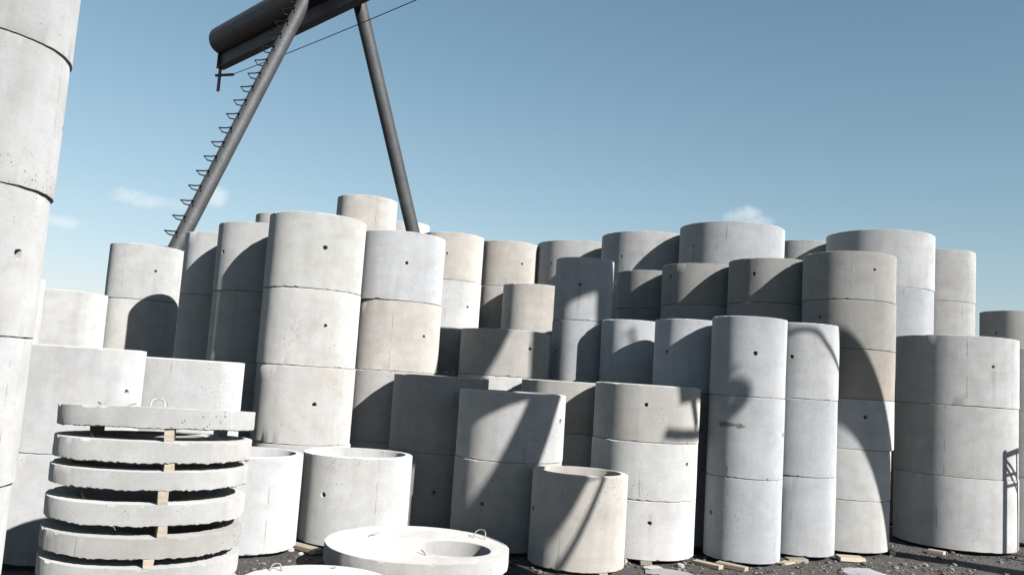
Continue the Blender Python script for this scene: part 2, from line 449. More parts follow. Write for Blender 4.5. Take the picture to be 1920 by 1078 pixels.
# key: (x, y, diameter, ring heights bottom-up or (h, n), base z, tones bottom-up, where-phrase)
def st(h, n, H=1.0): return [h * H] * n
COLS = {
 'P1': (-2.386, 10.267, 1.148, st(.89, 4, .9919), [WARM, WARM, WARM, (.46, .46, .445)], 'tall pale stack behind the two low white open rings'),
 'P2': (-1.501, 11.283, 1.163, st(.89, 4, .9961), [WARM, WARM, BEIGE, (.45, .46, .475)], 'stack with blue-grey top ring over a beige ring'),
 'P3': (-3.06, 17.258, 1.215, st(.89, 6, .9731), [BEIGE], 'beige stack rising highest, beside the plain crane leg'),
 'P4': (-2.662, 20.429, 1.159, st(.89, 6, .9912), [PALE], 'far white stack behind the highest beige stack'),
 'P5': (-4.172, 15.495, 1.161, st(.89, 5, .9936), [GREY], 'far stack just peeking over the tall pale stack'),
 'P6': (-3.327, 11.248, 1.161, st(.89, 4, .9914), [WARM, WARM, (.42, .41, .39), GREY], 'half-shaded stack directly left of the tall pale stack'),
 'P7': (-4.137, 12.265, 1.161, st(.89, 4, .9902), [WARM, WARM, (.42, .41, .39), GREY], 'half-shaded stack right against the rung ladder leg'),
 'P8': (-5.975, 13.867, 1.116, st(.89, 4, .9834), [WARM, WARM, WARM, (.43, .435, .43)], 'stack with an arch-shaped shadow, below the rung ladder leg'),
 'P9': (-6.70, 12.90, 1.159, st(.89, 3, .984), [(.46, .46, .455)], 'pale low stack left of the stack with arch-shaped shadow'),
 'P10': (-6.721, 11.104, 1.158, st(.89, 3), [(.45, .45, .45)], 'pale stack almost hidden behind the huge white near column'),
 'A': (-3.894, 7.792, 1.158, st(.89, 2, 1.017), [WHITE], 'white two-ring stack between slab pile and near column'),
 'Bc': (-3.46, 9.368, 1.16, st(.89, 2, .9859), [WHITE], 'white two-ring stack between slab pile and tall pale stack'),
 'Cc': (-2.549, 8.634, 1.157, st(.89, 1), [WHITE], 'single white open ring directly right of the cover slab pile'),
 'D': (-1.518, 9.284, 1.144, st(.89, 1), [(.45, .45, .445)], 'single white open ring standing behind the round slab with off-centre hole'),
 'Q1': (-1.158, 15.875, 1.159, st(.89, 5, .9755), [BEIGE, BEIGE, BEIGE, PALE, (.53, .50, .46)], 'pinkish back-row stack behind the blue-grey topped stack'),
 'Q2': (-.124, 16.667, 1.157, st(.89, 5, .9845), [BEIGE, BEIGE, BEIGE, BEIGE, (.50, .475, .44)], 'beige back-row stack rising over the short squat beige ring'),
 'Q3': (1.301, 16.761, 1.682, st(.89, 5), [GREY], 'wide back-row stack right of the beige back-row stack'),
 'Q4': (2.414, 15.325, 1.676, st(.89, 5), [(.47, .475, .48)], 'wide back-row stack directly left of the highest wide stack'),
 'Q5': (3.609, 14.113, 1.703, st(.89, 5, 1.0061), [COOL], 'highest wide bluish-white stack under the small cloud'),
 'Q6': (5.132, 14.985, 1.16, st(.89, 5, 1.0032), [GREY], 'far stack in the gap between two highest wide stacks'),
 'Q7': (5.966, 13.842, 1.647, st(.89, 5, 1.0028), [COOL, COOL, COOL, COOL, (.49, .50, .51)], 'wide white stack behind the squat brown-grey stack'),
 'Q8': (7.398, 14.759, 1.159, st(.89, 5, .9947), [(.47, .465, .455)], 'narrower pale stack at the right end of the skyline'),
 'Q9': (9.12, 15.35, 1.159, st(.89, 4, .994), [(.48, .475, .465)], 'lower far stack behind the wide three-ring stack'),
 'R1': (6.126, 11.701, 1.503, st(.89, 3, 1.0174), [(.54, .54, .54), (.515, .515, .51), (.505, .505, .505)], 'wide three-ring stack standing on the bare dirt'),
 'R0': (7.66, 12.55, 1.55, st(.89, 3), [PALE], 'wide stack mostly hidden behind the wide three-ring stack'),
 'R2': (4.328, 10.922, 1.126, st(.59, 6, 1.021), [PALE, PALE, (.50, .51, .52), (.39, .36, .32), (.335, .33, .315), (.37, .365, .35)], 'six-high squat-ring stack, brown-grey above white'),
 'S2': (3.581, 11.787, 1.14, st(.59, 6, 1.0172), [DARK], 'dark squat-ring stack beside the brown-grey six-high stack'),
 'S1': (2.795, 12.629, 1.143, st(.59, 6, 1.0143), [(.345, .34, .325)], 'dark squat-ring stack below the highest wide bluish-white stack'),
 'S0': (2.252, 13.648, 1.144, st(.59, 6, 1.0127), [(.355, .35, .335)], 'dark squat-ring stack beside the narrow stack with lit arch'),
 'T1': (2.72, 9.694, .825, st(.89, 3, .9847), [COOL, COOL, COOL], 'narrow white three-ring stack with a brown smear'),
 'T2': (3.544, 10.312, .838, st(.89, 3, .9923), [COOL, COOL, (.50, .51, .525)], 'narrow white stack between the brown-smeared and brown-grey stacks'),
 'U1': (2.206, 10.481, .841, st(.89, 3, .9801), [BLUE, BLUE, (.47, .485, .51)], 'narrow bluish stack left behind the stack with brown smear'),
 'U0': (1.662, 11.541, .84, st(.89, 3, .9907), [BLUE, BLUE, (.47, .485, .51)], 'narrow bluish stack between two other narrow bluish stacks'),
 'V': (1.018, 12.094, .822, st(.89, 4, .9856), [BLUE, BLUE, (.47, .48, .50), (.47, .48, .50)], 'narrow tall bluish stack with shaded top ring'),
 'W': (.421, 15.633, 1.158, st(.89, 4, .9752), [BEIGE], 'short squat beige stack left behind the narrow tall bluish stack'),
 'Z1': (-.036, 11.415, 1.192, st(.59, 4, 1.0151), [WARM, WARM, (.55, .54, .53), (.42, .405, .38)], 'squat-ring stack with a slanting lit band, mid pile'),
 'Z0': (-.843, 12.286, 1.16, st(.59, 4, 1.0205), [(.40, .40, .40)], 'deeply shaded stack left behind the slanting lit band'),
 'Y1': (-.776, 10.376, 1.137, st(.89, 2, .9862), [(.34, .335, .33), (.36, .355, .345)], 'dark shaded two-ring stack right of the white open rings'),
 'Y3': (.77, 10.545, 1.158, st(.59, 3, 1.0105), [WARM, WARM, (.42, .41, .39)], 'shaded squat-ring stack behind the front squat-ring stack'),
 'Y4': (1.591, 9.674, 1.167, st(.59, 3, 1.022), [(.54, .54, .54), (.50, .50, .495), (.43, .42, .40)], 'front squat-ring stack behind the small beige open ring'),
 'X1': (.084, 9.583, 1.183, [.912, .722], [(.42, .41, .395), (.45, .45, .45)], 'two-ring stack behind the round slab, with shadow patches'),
 'E': (.813, 8.788, .96, st(.89, 1, 1.0107), [(.455, .432, .40)], 'small beige open ring with chipped rim, between two front stacks'),
 'L': (-3.524, 5.201, 1.162, st(.89, 5), [(.385, .39, .393)], 'huge white near column beside the cover slab pile'),
}
HF = {k: 1.0 for k in COLS}
ORD = {1: ['only'], 2: ['lower', 'upper']}
def ordname(k, n):
    if n == 1: return 'only'
    if k == n - 1: return 'topmost'
    if k == 0: return 'bottom'
    return {1: 'second', 2: 'third', 3: 'fourth', 4: 'fifth'}[n - 1 - k] + ' from top'
rs = random.Random(11)
BASE = {k: .04 for k in COLS}; BASE['L'] = .094; BASE['X1'] = .04
OFFS = {('R2', 0): (-.035, 0), ('R2', 1): (-.03, 0), ('R2', 2): (.0, 0), ('L', 0): (-.03, 0), ('L', 1): (-.015, 0), ('L', 3): (.012, 0), ('L', 4): (.025, 0),
        ('P1', 3): (-.010, 0), ('P1', 0): (.02, 0), ('P1', 1): (.005, 0)}
mat_smear = concrete('concrete_with_brown_smear', [((-.021, -.412, .56), (.19, .030), (.085, .070, .052))])
nring = 0
for key, (X, Y, D, hs, tones, where) in COLS.items():
    z = BASE[key]
    near = math.hypot(X, Y) < 12.8
    R = D / 2
    t = .08 if D < 1.4 else .09
    n = len(hs)
    for k, h in enumerate(hs):
        hole = HOLES.get((key, k))
        if hole is None: hole = (math.degrees(math.atan2(-Y, -X)) + 90 + rs.uniform(-9, 9), h * .52)      # seen edge-on or not at all
        nring += 1
        me = ring_mesh(R, t, h - .006, 1000 + nring, (0.0, hole[1]), seg=110 if near else 72, rough=.5 if key == 'L' else (1.5 if near else 1.0), hr=.032 if key == 'L' else rs.uniform(.020, .029))
        o = obj('concrete_ring', me, mat_smear if (key, k) == ('T1', 1) else MC)
        ox, oy = OFFS.get((key, k), (rs.uniform(-.007, .007), rs.uniform(-.007, .007)))
        if k == 0: ox, oy = OFFS.get((key, k), (0, 0))
        o.location = (X + ox, Y + oy, z + .001)
        o.rotation_euler = (R_(rs.uniform(-.12, .12)) if k else 0, R_(rs.uniform(-.12, .12)) if k else 0, R_(hole[0]))
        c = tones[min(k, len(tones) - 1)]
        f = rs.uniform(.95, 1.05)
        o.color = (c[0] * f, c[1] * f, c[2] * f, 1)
        if n == 1: lab = where
        else: lab = f'{ordname(k, n)} ring of {where}'
        tag(o, lab, 'concrete ring', 'precast concrete well rings')
        z += h

# ------------------------------------------------------------ cover slabs
def slab_mesh(R, h, seed, hole=None, seg=230, jag=1.0):
    rd = random.Random(seed); o1 = rd.uniform(0, 90)
    bm = bmesh.new()
    def fn(a, f, s): return noise.noise(Vector((math.cos(a) * f + o1, math.sin(a) * f - o1, s)))
    rows = []
    hx, hy, hrad = hole if hole else (0, 0, 0)
    for k in range(seg):
        a = 2 * PI * k / seg; c, s = math.cos(a), math.sin(a)
        jb = -(.012 * max(0, fn(a, 3, 2)) + .010 * abs(fn(a, 24, 1)) + .009 * rd.uniform(0, 1) ** 2 + (.014 if fn(a, 9, 8) > .35 else 0) * abs(fn(a, 40, 3))) * jag       # ragged flash hanging below
        kb = .004 + .006 * abs(fn(a, 20, 3))
        kt = .003 + .004 * abs(fn(a, 20, 6)) + (.012 if fn(a, 6, 9) > .38 else 0)
        w = lambda z: .003 * fn(a, 3, z * 6) + .002 * fn(a, 15, z * 20)
        ins = -.5 * jb
        P = [(R - .035, .0), (R - .012 - ins * .4, jb), (R - .002, jb + kb), (R + w(.03), .03), (R + w(h * .6), h * .6), (R + w(h), h - kt), (R - kt, h), (R - .05, h + .002 * fn(a, 8, 4)), (R - .12, h + .002 * fn(a, 8, 5))]
        row = [bm.verts.new((r * c, r * s, z)) for r, z in P]
        if hole:
            q = .018 + .004 * fn(a, 6, 7)
            for rr, z in ((hrad + .02, h), (hrad, h - .010), (hrad - .004, h * .5), (hrad, .0)):
                row.append(bm.verts.new((hx + rr * c, hy + rr * s, z)))
        rows.append(row)
    m = len(rows[0])
    for k in range(seg):
        A, B = rows[k], rows[(k + 1) % seg]
        for i in range(m - (0 if hole else 1)):
            j = (i + 1) % m
            bm.faces.new((A[i], B[i], B[j], A[j]))
    if not hole:
        bm.faces.new([r[-1] for r in rows]); bm.faces.new([r[0] for r in rows][::-1])
    return finish(bm, 'cover_slab', angle=35)
def loop_mesh(pts, r=.006):
    bm = bmesh.new(); tube(bm, catmull(pts, 6), r, 8); return finish(bm, 'lifting_loop', angle=60)
def add_loop(slab, x, y, h, rot, size=.09, lean=.03, kind=0):
    c, s = math.cos(rot), math.sin(rot)
    if kind == 0:
        L = [(-size * .5, 0, -.02), (-size * .45, lean * .5, size * .4), (-size * .1, lean, size * .62), (size * .35, lean * .7, size * .5), (size * .5, 0, -.02)]
    else:
        L = [(0, 0, -.02), (size * .3, lean, size * .12), (size, lean * 1.4, size * .3)]
    o = obj('lifting_loop', loop_mesh([(x + p[0] * c - p[1] * s, y + p[0] * s + p[1] * c, h + p[2]) for p in L]), M_REBAR, slab)
    return o
KX, KY = -2.196, 5.52
vdir = Vector((KX, KY, 0)).normalized()        # away from camera
tax = Vector((vdir.y, -vdir.x, 0))             # sideways axis
discs = [(1.524, .118, 3.6), (1.328, .120, 1.7), (1.158, .104, 1.3), (.971, .118, 1.0), (.785, .115, 0.9), (.617, .115, 0.8), (.440, .118, 0.7), (.262, .125, 0.6)]
DLAB = ['topmost cover slab of the spaced pile, underside showing', 'second cover slab from top in the spaced pile', 'third cover slab from top in the spaced pile', 'fourth cover slab from top in the spaced pile',
        'fifth, darker grey cover slab from top in the spaced pile', 'sixth cover slab from top in the spaced pile', 'seventh cover slab from top in the spaced pile', 'bottom cover slab of the spaced pile on wooden blocks']
rk = random.Random(3)
DX = [.012, .006, .0, -.004, -.01, -.01, 0, 0]
slab_frames = []
for i, (zt, th, tilt) in enumerate(discs):
    me = slab_mesh(.58, th, 50 + i, (.20 * math.cos(i * 1.3 + .6), .20 * math.sin(i * 1.3 + .6), .30) if i != 0 else (.12, .16, .30), jag=.8 if i else .5)
    o = obj('cover_slab', me, MC)
    tl = R_(tilt)
    zc = zt - .58 * math.sin(tl)
    # front (towards camera) raised: rotate about sideways axis
    q = Matrix.Rotation(-tl, 4, tax)
    rot = q
    up = rot @ Vector((0, 0, 1))
    o.matrix_world = Matrix.Translation(Vector((KX + DX[i], KY, zc)) - up * th) @ rot
    slab_frames.append((Vector((KX + DX[i], KY, zc)), rot, th, up))
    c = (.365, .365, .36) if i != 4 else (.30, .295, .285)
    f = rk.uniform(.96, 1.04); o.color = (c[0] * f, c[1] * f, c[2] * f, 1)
    tag(o, DLAB[i], 'cover slab', 'round concrete cover slabs')
    if i == 0:
        add_loop(o, .10, -.30, th, .4, .085, .02); add_loop(o, -.30, -.12, th, 2.2, .06, .02, 1); add_loop(o, -.05, -.38, th, .9, .06, .01, 1)
    else:
        add_loop(o, .33, .22, th, 1.0, .05, .0); 
    if i in (1, 3): add_loop(o, -.16, -.47, th, 2.1, .09, .02, 1)
# wooden spacers between the slabs
def block(name, size, seed, jit=.004):
    bm = bmesh.new(); box_bm(bm, 0, 0, 0, *size, bevel=.0015, rnd=random.Random(seed), jit=jit)
    return finish(bm, name, smooth=False)
gaps_lab = ['first', 'second', 'third', 'fourth', 'fifth', 'sixth', 'seventh']
GX = [305, 309, 303, 307, 292, 300, 300]
for i in range(7):
    ca, ra, tha, ua = slab_frames[i]; cb_, rb, thb, ub = slab_frames[i + 1]
    for j, (lat, dep) in enumerate(((None, -.487), (-.36, .30), (.40, .22))):
        if lat is None: lat = (GX[i] - 285) / 1603 * 5.0 + .012
        p = Vector((KX, KY, 0)) + tax * lat + vdir * dep
        def surf(c, u, zoff):
            d = p - Vector((c.x, c.y, 0))
            return c.z + zoff - (d.x * u.x + d.y * u.y) / u.z
        ztop = surf(ca, ua, -tha / ua.z); zbot = surf(cb_, ub, 0)
        hgt = ztop - zbot + (.012 if j == 0 else .004)
        o = obj('wooden_spacer', block('wooden_spacer', (.055 if j == 0 else .08, .16 if j == 0 else .09, max(hgt, .02)), i * 3 + j), M_WOOD)
        # long side radial
        yaw = math.atan2(-vdir.x, vdir.y) + rk.uniform(-.12, .12)
        o.matrix_world = Matrix.Translation(Vector((p.x, p.y, (ztop + zbot) / 2 + .002))) @ Matrix.Rotation(R_(-1.2), 4, tax) @ Matrix.Rotation(yaw, 4, 'Z')
        f = rk.uniform(.72, .95); o.color = (f, f, f, 1)
        if i == 3 and j == 0: o.color = (.72, .74, .78, 1)
        wh = 'front' if j == 0 else ('back, by the near column' if j == 1 else 'back, by the white open ring')
        tag(o, f'small wooden spacer block in {gaps_lab[i]} gap of slab pile, {wh}', 'wood block', 'wooden spacers in the slab pile')
for j, (lat, dep, wh8) in enumerate(((0, -.45, 'front'), (-.4, .25, 'back left'), (.4, .25, 'back right'))):
    p = Vector((KX, KY, 0)) + tax * lat + vdir * dep
    c8, r8, th8, u8 = slab_frames[7]
    zt = c8.z - th8 / u8.z - (lat * 0 + ((p - Vector((c8.x, c8.y, 0))).dot(Vector((u8.x, u8.y, 0)))) / u8.z)
    o = obj('wooden_spacer', block('wooden_spacer', (.12, .2, zt + .03), 90 + j), M_WOOD); o.location = (p.x, p.y, (zt - .03) / 2 + .004)
    tag(o, ['wooden block under the front of the whole slab pile', 'wooden block under the slab pile beside the near column', 'wooden block under the slab pile beside the white ring'][j], 'wood block', 'wooden spacers under the slab pile')

# slabs on the ground
FX, FY = -.710, 8.061
o = obj('cover_slab', slab_mesh(.84, .165, 201, (.33, -.09, .345), jag=.55, seg=170), MC); o.location = (FX, FY, .10); o.rotation_euler = (R_(.4), R_(.3), 0); o.color = (.415, .41, .40, 1)
tag(o, 'large round cover slab with off-centre hole lying on the ground', 'cover slab', 'round concrete cover slabs')
slabF = o
add_loop(o, .55, .40, .165, -.5, .13, .05); add_loop(o, -.48, .10, .165, .3, .12, .05, 1); add_loop(o, .13, -.50, .165, 2.2, .10, .0, 1)
o = obj('cover_slab', slab_mesh(.58, .13, 202, (.1, -.2, .29), jag=.6), MC); o.location = (-1.323, 6.669, .07); o.color = (.42, .42, .41, 1)
tag(o, 'white cover slab on the ground before the large slab with off-centre hole', 'cover slab', 'round concrete cover slabs')
add_loop(o, -.38, .26, .13, .2, .085, .02); add_loop(o, .0, .45, .13, .2, .05, .0, 1)
for j, (x, y, w, r, lab) in enumerate(((-.95, 7.5, .9, .2, 'near edge'), (-.5, 8.6, .9, -.1, 'far edge'), (-1.35, 6.45, .7, .1, 'a'), (-1.3, 6.95, .7, .0, 'b'))):
    zt = .094 if j < 2 else .064
    o = obj('timber', block('timber', (w, .10, zt + .03), 120 + j), M_WOOD); o.location = (x, y, (zt - .03) / 2 + .001); o.rotation_euler.z = r; o.color = (.8, .8, .8, 1)
    tag(o, ('timber under the %s of the large holed slab' % lab) if j < 2 else 'timber under the white ground slab, %s' % ('before the large slab' if j == 2 else 'right against the large slab'), 'timber', 'timbers under slabs and rings')

# ------------------------------------------------------------ dunnage boards under the stacks
def gp(px, py, z=0.0):
    d = _f + _r2 * ((px - 960) / F_PX) - _u2 * ((py - 539) / F_PX)
    t = (z - EYE) / d.z
    return Vector((d.x * t, d.y * t))
rb = random.Random(21)
def board(a, b, w, th, lab, col=1.0, dz=0.0, grp='timbers under slabs and rings'):
    a, b = Vector(a), Vector(b); L = (b - a).length
    o = obj('board', block('board', (L, w, th), rb.randint(0, 9999), .003), M_WOOD)
    m = (a + b) / 2
    o.location = (m.x, m.y, th / 2 - .004 + dz); o.rotation_euler = (R_(rb.uniform(-.6, .6)), 0, math.atan2((b - a).y, (b - a).x))
    o.color = (col, col, col * .98, 1)
    tag(o, lab, 'board', grp); return o
def at(key, ang, r):   # point relative to a stack
    X, Y = COLS[key][:2]; return (X + r * math.cos(R_(ang)), Y + r * math.sin(R_(ang)))
def under(key, ang, out, inn, w, lab, th=.043, col=1.0):
    R = COLS[key][2] / 2
    board(at(key, ang, R + out), at(key, ang, R - inn), w, th, lab, col)
board(gp(549, 1018, .03), gp(598, 1031, .03), .11, .043, 'pale board on dirt between the two white open rings')
board((-1.9, 9.0), (-1.05, 9.05), .10, .043, 'board under the white open ring behind the large holed slab', .8)
board((-1.9, 9.6), (-1.1, 9.6), .10, .043, 'board under the back of the right white open ring', .8)
board((-2.9, 8.5), (-2.2, 8.5), .10, .043, 'board under the white open ring beside the slab pile', .8)
board((-2.9, 8.9), (-2.2, 8.9), .10, .043, 'board under the far edge of the left white open ring', .8)
under('Y4', -118, .02, .30, .13, 'pale board end under the front squat-ring stack, beside the beige ring')
under('Y4', -92, .03, .30, .12, 'reddish board end under middle of the front squat-ring stack', col=.62)
board(gp(1302, 1050, .03), gp(1352, 1061, .03), .09, .043, 'narrow board between front squat-ring stack and the brown-smeared stack')
board(gp(1345, 1055, .02), gp(1400, 1066, .02), .10, .043, 'board poking from under the brown-smeared narrow stack', .85)
under('T1', 30, .05, .3, .1, 'board behind the brown-smeared narrow stack', col=.9)
board(gp(1458, 1052, .03), gp(1482, 1049, .03), .12, .022, 'thin pale board scrap between the two narrow white stacks')
board(gp(1475, 1049, .02), gp(1512, 1050, .02), .10, .044, 'dark board end under the second narrow white stack', .62)
board((3.3, 10.45), (3.8, 10.5), .1, .043, 'board under the back of second narrow white stack', .8)
board(gp(1571, 1043, .03), gp(1618, 1046, .03), .17, .046, 'wide pale board under the brown-grey six-high stack', 1.1)
board((4.0, 11.15), (4.6, 11.2), .12, .043, 'board under the back of the brown-grey six-high stack', .8)
board(gp(1667, 1030, .03), gp(1674, 1036, .03), .07, .05, 'short pale board end between brown-grey and wide three-ring stacks', 1.1)
board(gp(1741, 1030, .03), gp(1771, 1035, .03), .12, .044, 'pale board end under the wide three-ring stack', 1.1)
board((5.7, 12.0), (6.5, 12.0), .12, .043, 'board under the back of the wide three-ring stack', .8)
board((6.3, 11.2), (6.6, 11.6), .12, .043, 'board under the shaded side of the wide three-ring stack', .8)
under('E', -60, .0, .3, .1, 'board under the small beige open ring', col=.7)
under('X1', -90, .0, .5, .1, 'board under the two-ring stack with shadow patches', col=.7)
skip = {'Y4', 'T1', 'T2', 'R2', 'R1', 'E', 'X1', 'Cc', 'D'}
for key, (X, Y, D, hs, tn, where) in COLS.items():   # sleepers under the stacks further in
    for sgn in (-1, 1):
        if key in skip and sgn == -1: continue
        L = D * .8
        th = .043 if key != 'L' else .097
        yy = Y + sgn * D * .25
        if key in ('Cc', 'D', 'R1', 'T2', 'R2'): continue
        board((X - L / 2, yy), (X + L / 2, yy), .12, th, f'{"near" if sgn < 0 else "far"} sleeper board under the {where}', .8)

# ------------------------------------------------------------ gantry crane
SC = 1.0
eye = Vector((0, 0, EYE))
def sc(p): return eye + (Vector(p) - eye) * SC
gd = Vector((.68774599, -.72595141, 0)).normalized()     # along the girder, towards the camera side
gn = Vector((-.72595141, -.68774599, 0)).normalized()
G0 = sc((-7.48554703, 20.26984748, 8.83376403))          # left end, underside
GLEN = 22.4
crane = empty('gantry_crane', (G0.x, G0.y, 0))
tag(crane, 'dark steel gantry crane with pipe girder on A-frame legs over the yard', 'crane')
def cpart(name, bm, mat, parent=crane, smooth=True, angle=35):
    o = obj(name, finish(bm, name, smooth, angle), mat)
    o.parent = parent
    if parent is crane: o.matrix_parent_inverse = Matrix.Translation(-crane.location)
    return o
UP = Vector((0, 0, 1))
PR = .345                                  # girder pipe radius
pipe_c = G0 + UP * (1.06 - PR)
bm = bmesh.new(); tube(bm, [pipe_c + gd * (GLEN * k / 12) for k in range(13)], PR, 40, cap=False)
cpart('girder_pipe', bm, M_GIRDER)
bm = bmesh.new(); tube(bm, [pipe_c + gd * .012, pipe_c + gd * .03], PR - .006, 40); cpart('end_plate', bm, M_GIRDER)
Grot = Matrix((( gd.x, gn.x, 0), (gd.y, gn.y, 0), (0, 0, 1)))
mid = G0 + gd * (GLEN / 2)
bm = bmesh.new(); box_bm(bm, *(mid + UP * .22), GLEN - .04, .016, .40, mat=Grot); cpart('web_plate', bm, M_GIRDER, smooth=False)
bm = bmesh.new(); box_bm(bm, *(mid + UP * .012), GLEN - .04, .20, .022, mat=Grot); cpart('bottom_flange', bm, M_GIRDER, smooth=False)
# end gusset closing web below pipe
bm = bmesh.new(); box_bm(bm, *(G0 + gd * .012 + UP * .2), .014, .16, .36, mat=Grot); cpart('end_gusset', bm, M_GIRDER, smooth=False)
# legs
LEG_R = .138
def leg(top, foot, name='leg'):
    a, f = sc(top), sc(foot)
    k = (a.z + .02) / (a.z - f.z); f = a + (f - a) * k
    bm = bmesh.new(); tube(bm, [a + (f - a) * (i / 8) for i in range(9)], LEG_R, 28)
    o = cpart(name, bm, M_LEG); return o, a, f
lt, lf = Vector((-4.54246225, 16.72706195, 9.28376403)), Vector((-7.1046953, 14.24446189, 0))
rt, rf = Vector((-3.49055641, 16.48913612, 9.28376403)), Vector((-.75300669, 18.95296415, 0))
l1, a1, f1 = leg(lt, lf); l2, a2, f2 = leg(rt, rf)
# rungs: bent rods looping out from the leg, on its outer-left side
ax = (f1 - a1).normalized()
side = Vector((-1.0, .35, 0)); side = (side - ax * side.dot(ax)).normalized()
front = ax.cross(side).normalized()
if front.y > 0: front = -front
L1 = (f1 - a1).length
for k in range(34):
    s = .15 + k * .325
    if s > L1 - .6: break
    c = a1 + ax * s
    w = .15
    bm = bmesh.new()
    k_ = LEG_R
    P = [c + front * (k_ + .004) - side * .045 + ax * .10, c + front * (k_ + .022) - side * .04, c + front * (k_ + .006) + side * .07, c + front * .115 + side * .15, c + front * .085 + side * .36, c - front * .05 + side * .39, c - front * .11 + side * .15, c - front * k_ + side * .03]
    tube(bm, P, .0135, 8)
    cpart('rung', bm, M_WIRE, l1)
    cpart_ = None
# far portal at the other end of the girder (out of the picture)
for sgn, ot, of_ in ((1, .30, 3.9), (-1, -.02, 3.3)):
    top = G0 + gd * 19.5 + gn * (ot * sgn) + UP * .45
    ft = G0 + gd * 19.5 + gn * (of_ * sgn); ft.z = 0
    bm = bmesh.new(); tube(bm, [top + (ft - top) * (i / 8) for i in range(9)], .20, 28); fl = cpart('leg', bm, M_LEG)
    if sgn == 1:
        bm = bmesh.new(); tube(bm, [top.lerp(ft, .56) - gn * .36, top.lerp(ft, .97) - gn * .36], .026, 8); cpart('cable_conduit', bm, M_LEG, fl)
        for kk in (.58, .70, .82, .94):
            pb = top.lerp(ft, kk); bm = bmesh.new(); tube(bm, [pb - gn * .15, pb - gn * .36], .012, 6); cpart('conduit_clip', bm, M_LEG, fl)
        pc = top.lerp(ft, .38) + gn * .50  # unseen box added to shade the dark two-ring stack, with a shelf below
        bm = bmesh.new(); box_bm(bm, *pc, .5, .75, .85, mat=Grot, bevel=.02); cpart('shade_box', bm, M_LEG, fl, False)
        bm = bmesh.new(); box_bm(bm, *(pc - UP * .47 - gn * .1), .4, .8, .05, mat=Grot); cpart('shade_box_shelf', bm, M_GIRDER, fl, False)
# hanging bracket at the girder end with wire insulator, and the trolley wire
B0 = G0 + gd * .05
bm = bmesh.new()
box_bm(bm, *(B0 + UP * -.25), .10, .04, .62, mat=Grot)
cpart('bracket', bm, M_GIRDER, smooth=False)
bm = bmesh.new()
arm_s = B0 + UP * -.16; arm_e = arm_s + gd * .42 + gn * -.12 + UP * -.04
tube(bm, [arm_s - (arm_e - arm_s) * .3, arm_e], .036, 8)
cpart('bracket_arm', bm, M_GIRDER)
bm = bmesh.new(); tube(bm, [arm_e - (arm_e - arm_s) * .3, arm_e + (arm_e - arm_s) * .12], .032, 8); cpart('insulator', bm, M_WIRE)
we = arm_e + gd * 21.6; we.z += .05
bm = bmesh.new(); tube(bm, [arm_e.lerp(we, i / 30) + UP * (-.5 * 4 * (i / 30) * (1 - i / 30) * .5) for i in range(31)], .010, 6)
cpart('trolley_wire', bm, M_WIRE)

# ------------------------------------------------------------ electric hoist on the girder (out of the picture; its shadow reaches the pile)
hb = G0 + gd * 21.6
hoist = empty('electric_hoist', hb); tag(hoist, 'electric hoist with wide lifting clamp hanging under the free girder end', 'hoist')
def hpart(name, bm, mat, smooth=True):
    o = obj(name, finish(bm, name, smooth, 35), mat); o.parent = hoist; o.matrix_parent_inverse = Matrix.Translation(-hoist.location); return o
def hbox(name, u0, u1, z0, z1, ln, mat=M_GIRDER, dg=0.0):      # u: metres to the sunny side of the girder's centre line
    bm = bmesh.new(); box_bm(bm, *(hb - gn * ((u0 + u1) / 2) + UP * ((z0 + z1) / 2) + gd * dg), ln, u1 - u0, z1 - z0, mat=Grot, bevel=.025); return hpart(name, bm, mat, False)
hbox('trolley_frame', -.77, -.12, -.18, .34, 1.1); hbox('trolley_frame', .12, .52, .09, .34, 1.1)
hbox('gear_case', -.77, .13, -1.35, -.20, .8)
bm = bmesh.new(); tube(bm, [hb - gn * .60 - UP * .42 - gd * .5, hb - gn * .60 - UP * .42 + gd * .5], .19, 24); hpart('motor', bm, M_LEG)
hbox('motor_bracket', .40, .52, -.42, .12, .5)
hc = hb + gn * .53
for sg in (-1, 1):
    bm = bmesh.new(); tube(bm, [hc - UP * 1.3 + gd * (.08 * sg), hc - UP * 2.6 + gd * (.06 * sg)], .012, 8); hpart('rope', bm, M_WIRE)
bm = bmesh.new()                                             # supply cable sagging across to the portal leg
sH = Vector((sdir.x, sdir.y, 0)).normalized()
def uvw(u, v, w):      # u across the girder, v up as the sun sees it, w towards the sun
    Uv = Vector((-sH.y, sH.x, 0)); Vv = sdir.cross(Uv); Vv = Vv if Vv.z > 0 else -Vv
    return Uv * u + Vv * v + sdir * w
wh = (hc - UP * 2.8).dot(sdir)
rep_bm = bmesh.new(); tube(rep_bm, [uvw(7.97, 4.86, wh), uvw(7.97, 4.72, wh)], .10, 12); hpart('rope_socket', rep_bm, M_LEG)
bh = bmesh.new()
for w_ in (-.10, .10):
    tube(bh, [uvw(7.97, 4.72, wh + w_), uvw(7.97, 4.45, wh + w_), uvw(8.02, 4.28, wh + w_)], .24, 20)
tube(bh, [uvw(7.86, 4.74, wh), uvw(7.86, 4.45, wh), uvw(7.90, 4.18, wh)], .25, 20)
hpart('hook_block', bh, M_GIRDER)
bh = bmesh.new(); tube(bh, catmull([uvw(8.0, 4.4, wh), uvw(8.20, 4.26, wh), uvw(8.27, 4.08, wh), uvw(8.16, 3.93, wh), uvw(7.9, 3.87, wh), uvw(7.66, 3.875, wh), uvw(7.50, 3.92, wh)], 5), .055, 12); hpart('hook', bh, M_LEG)
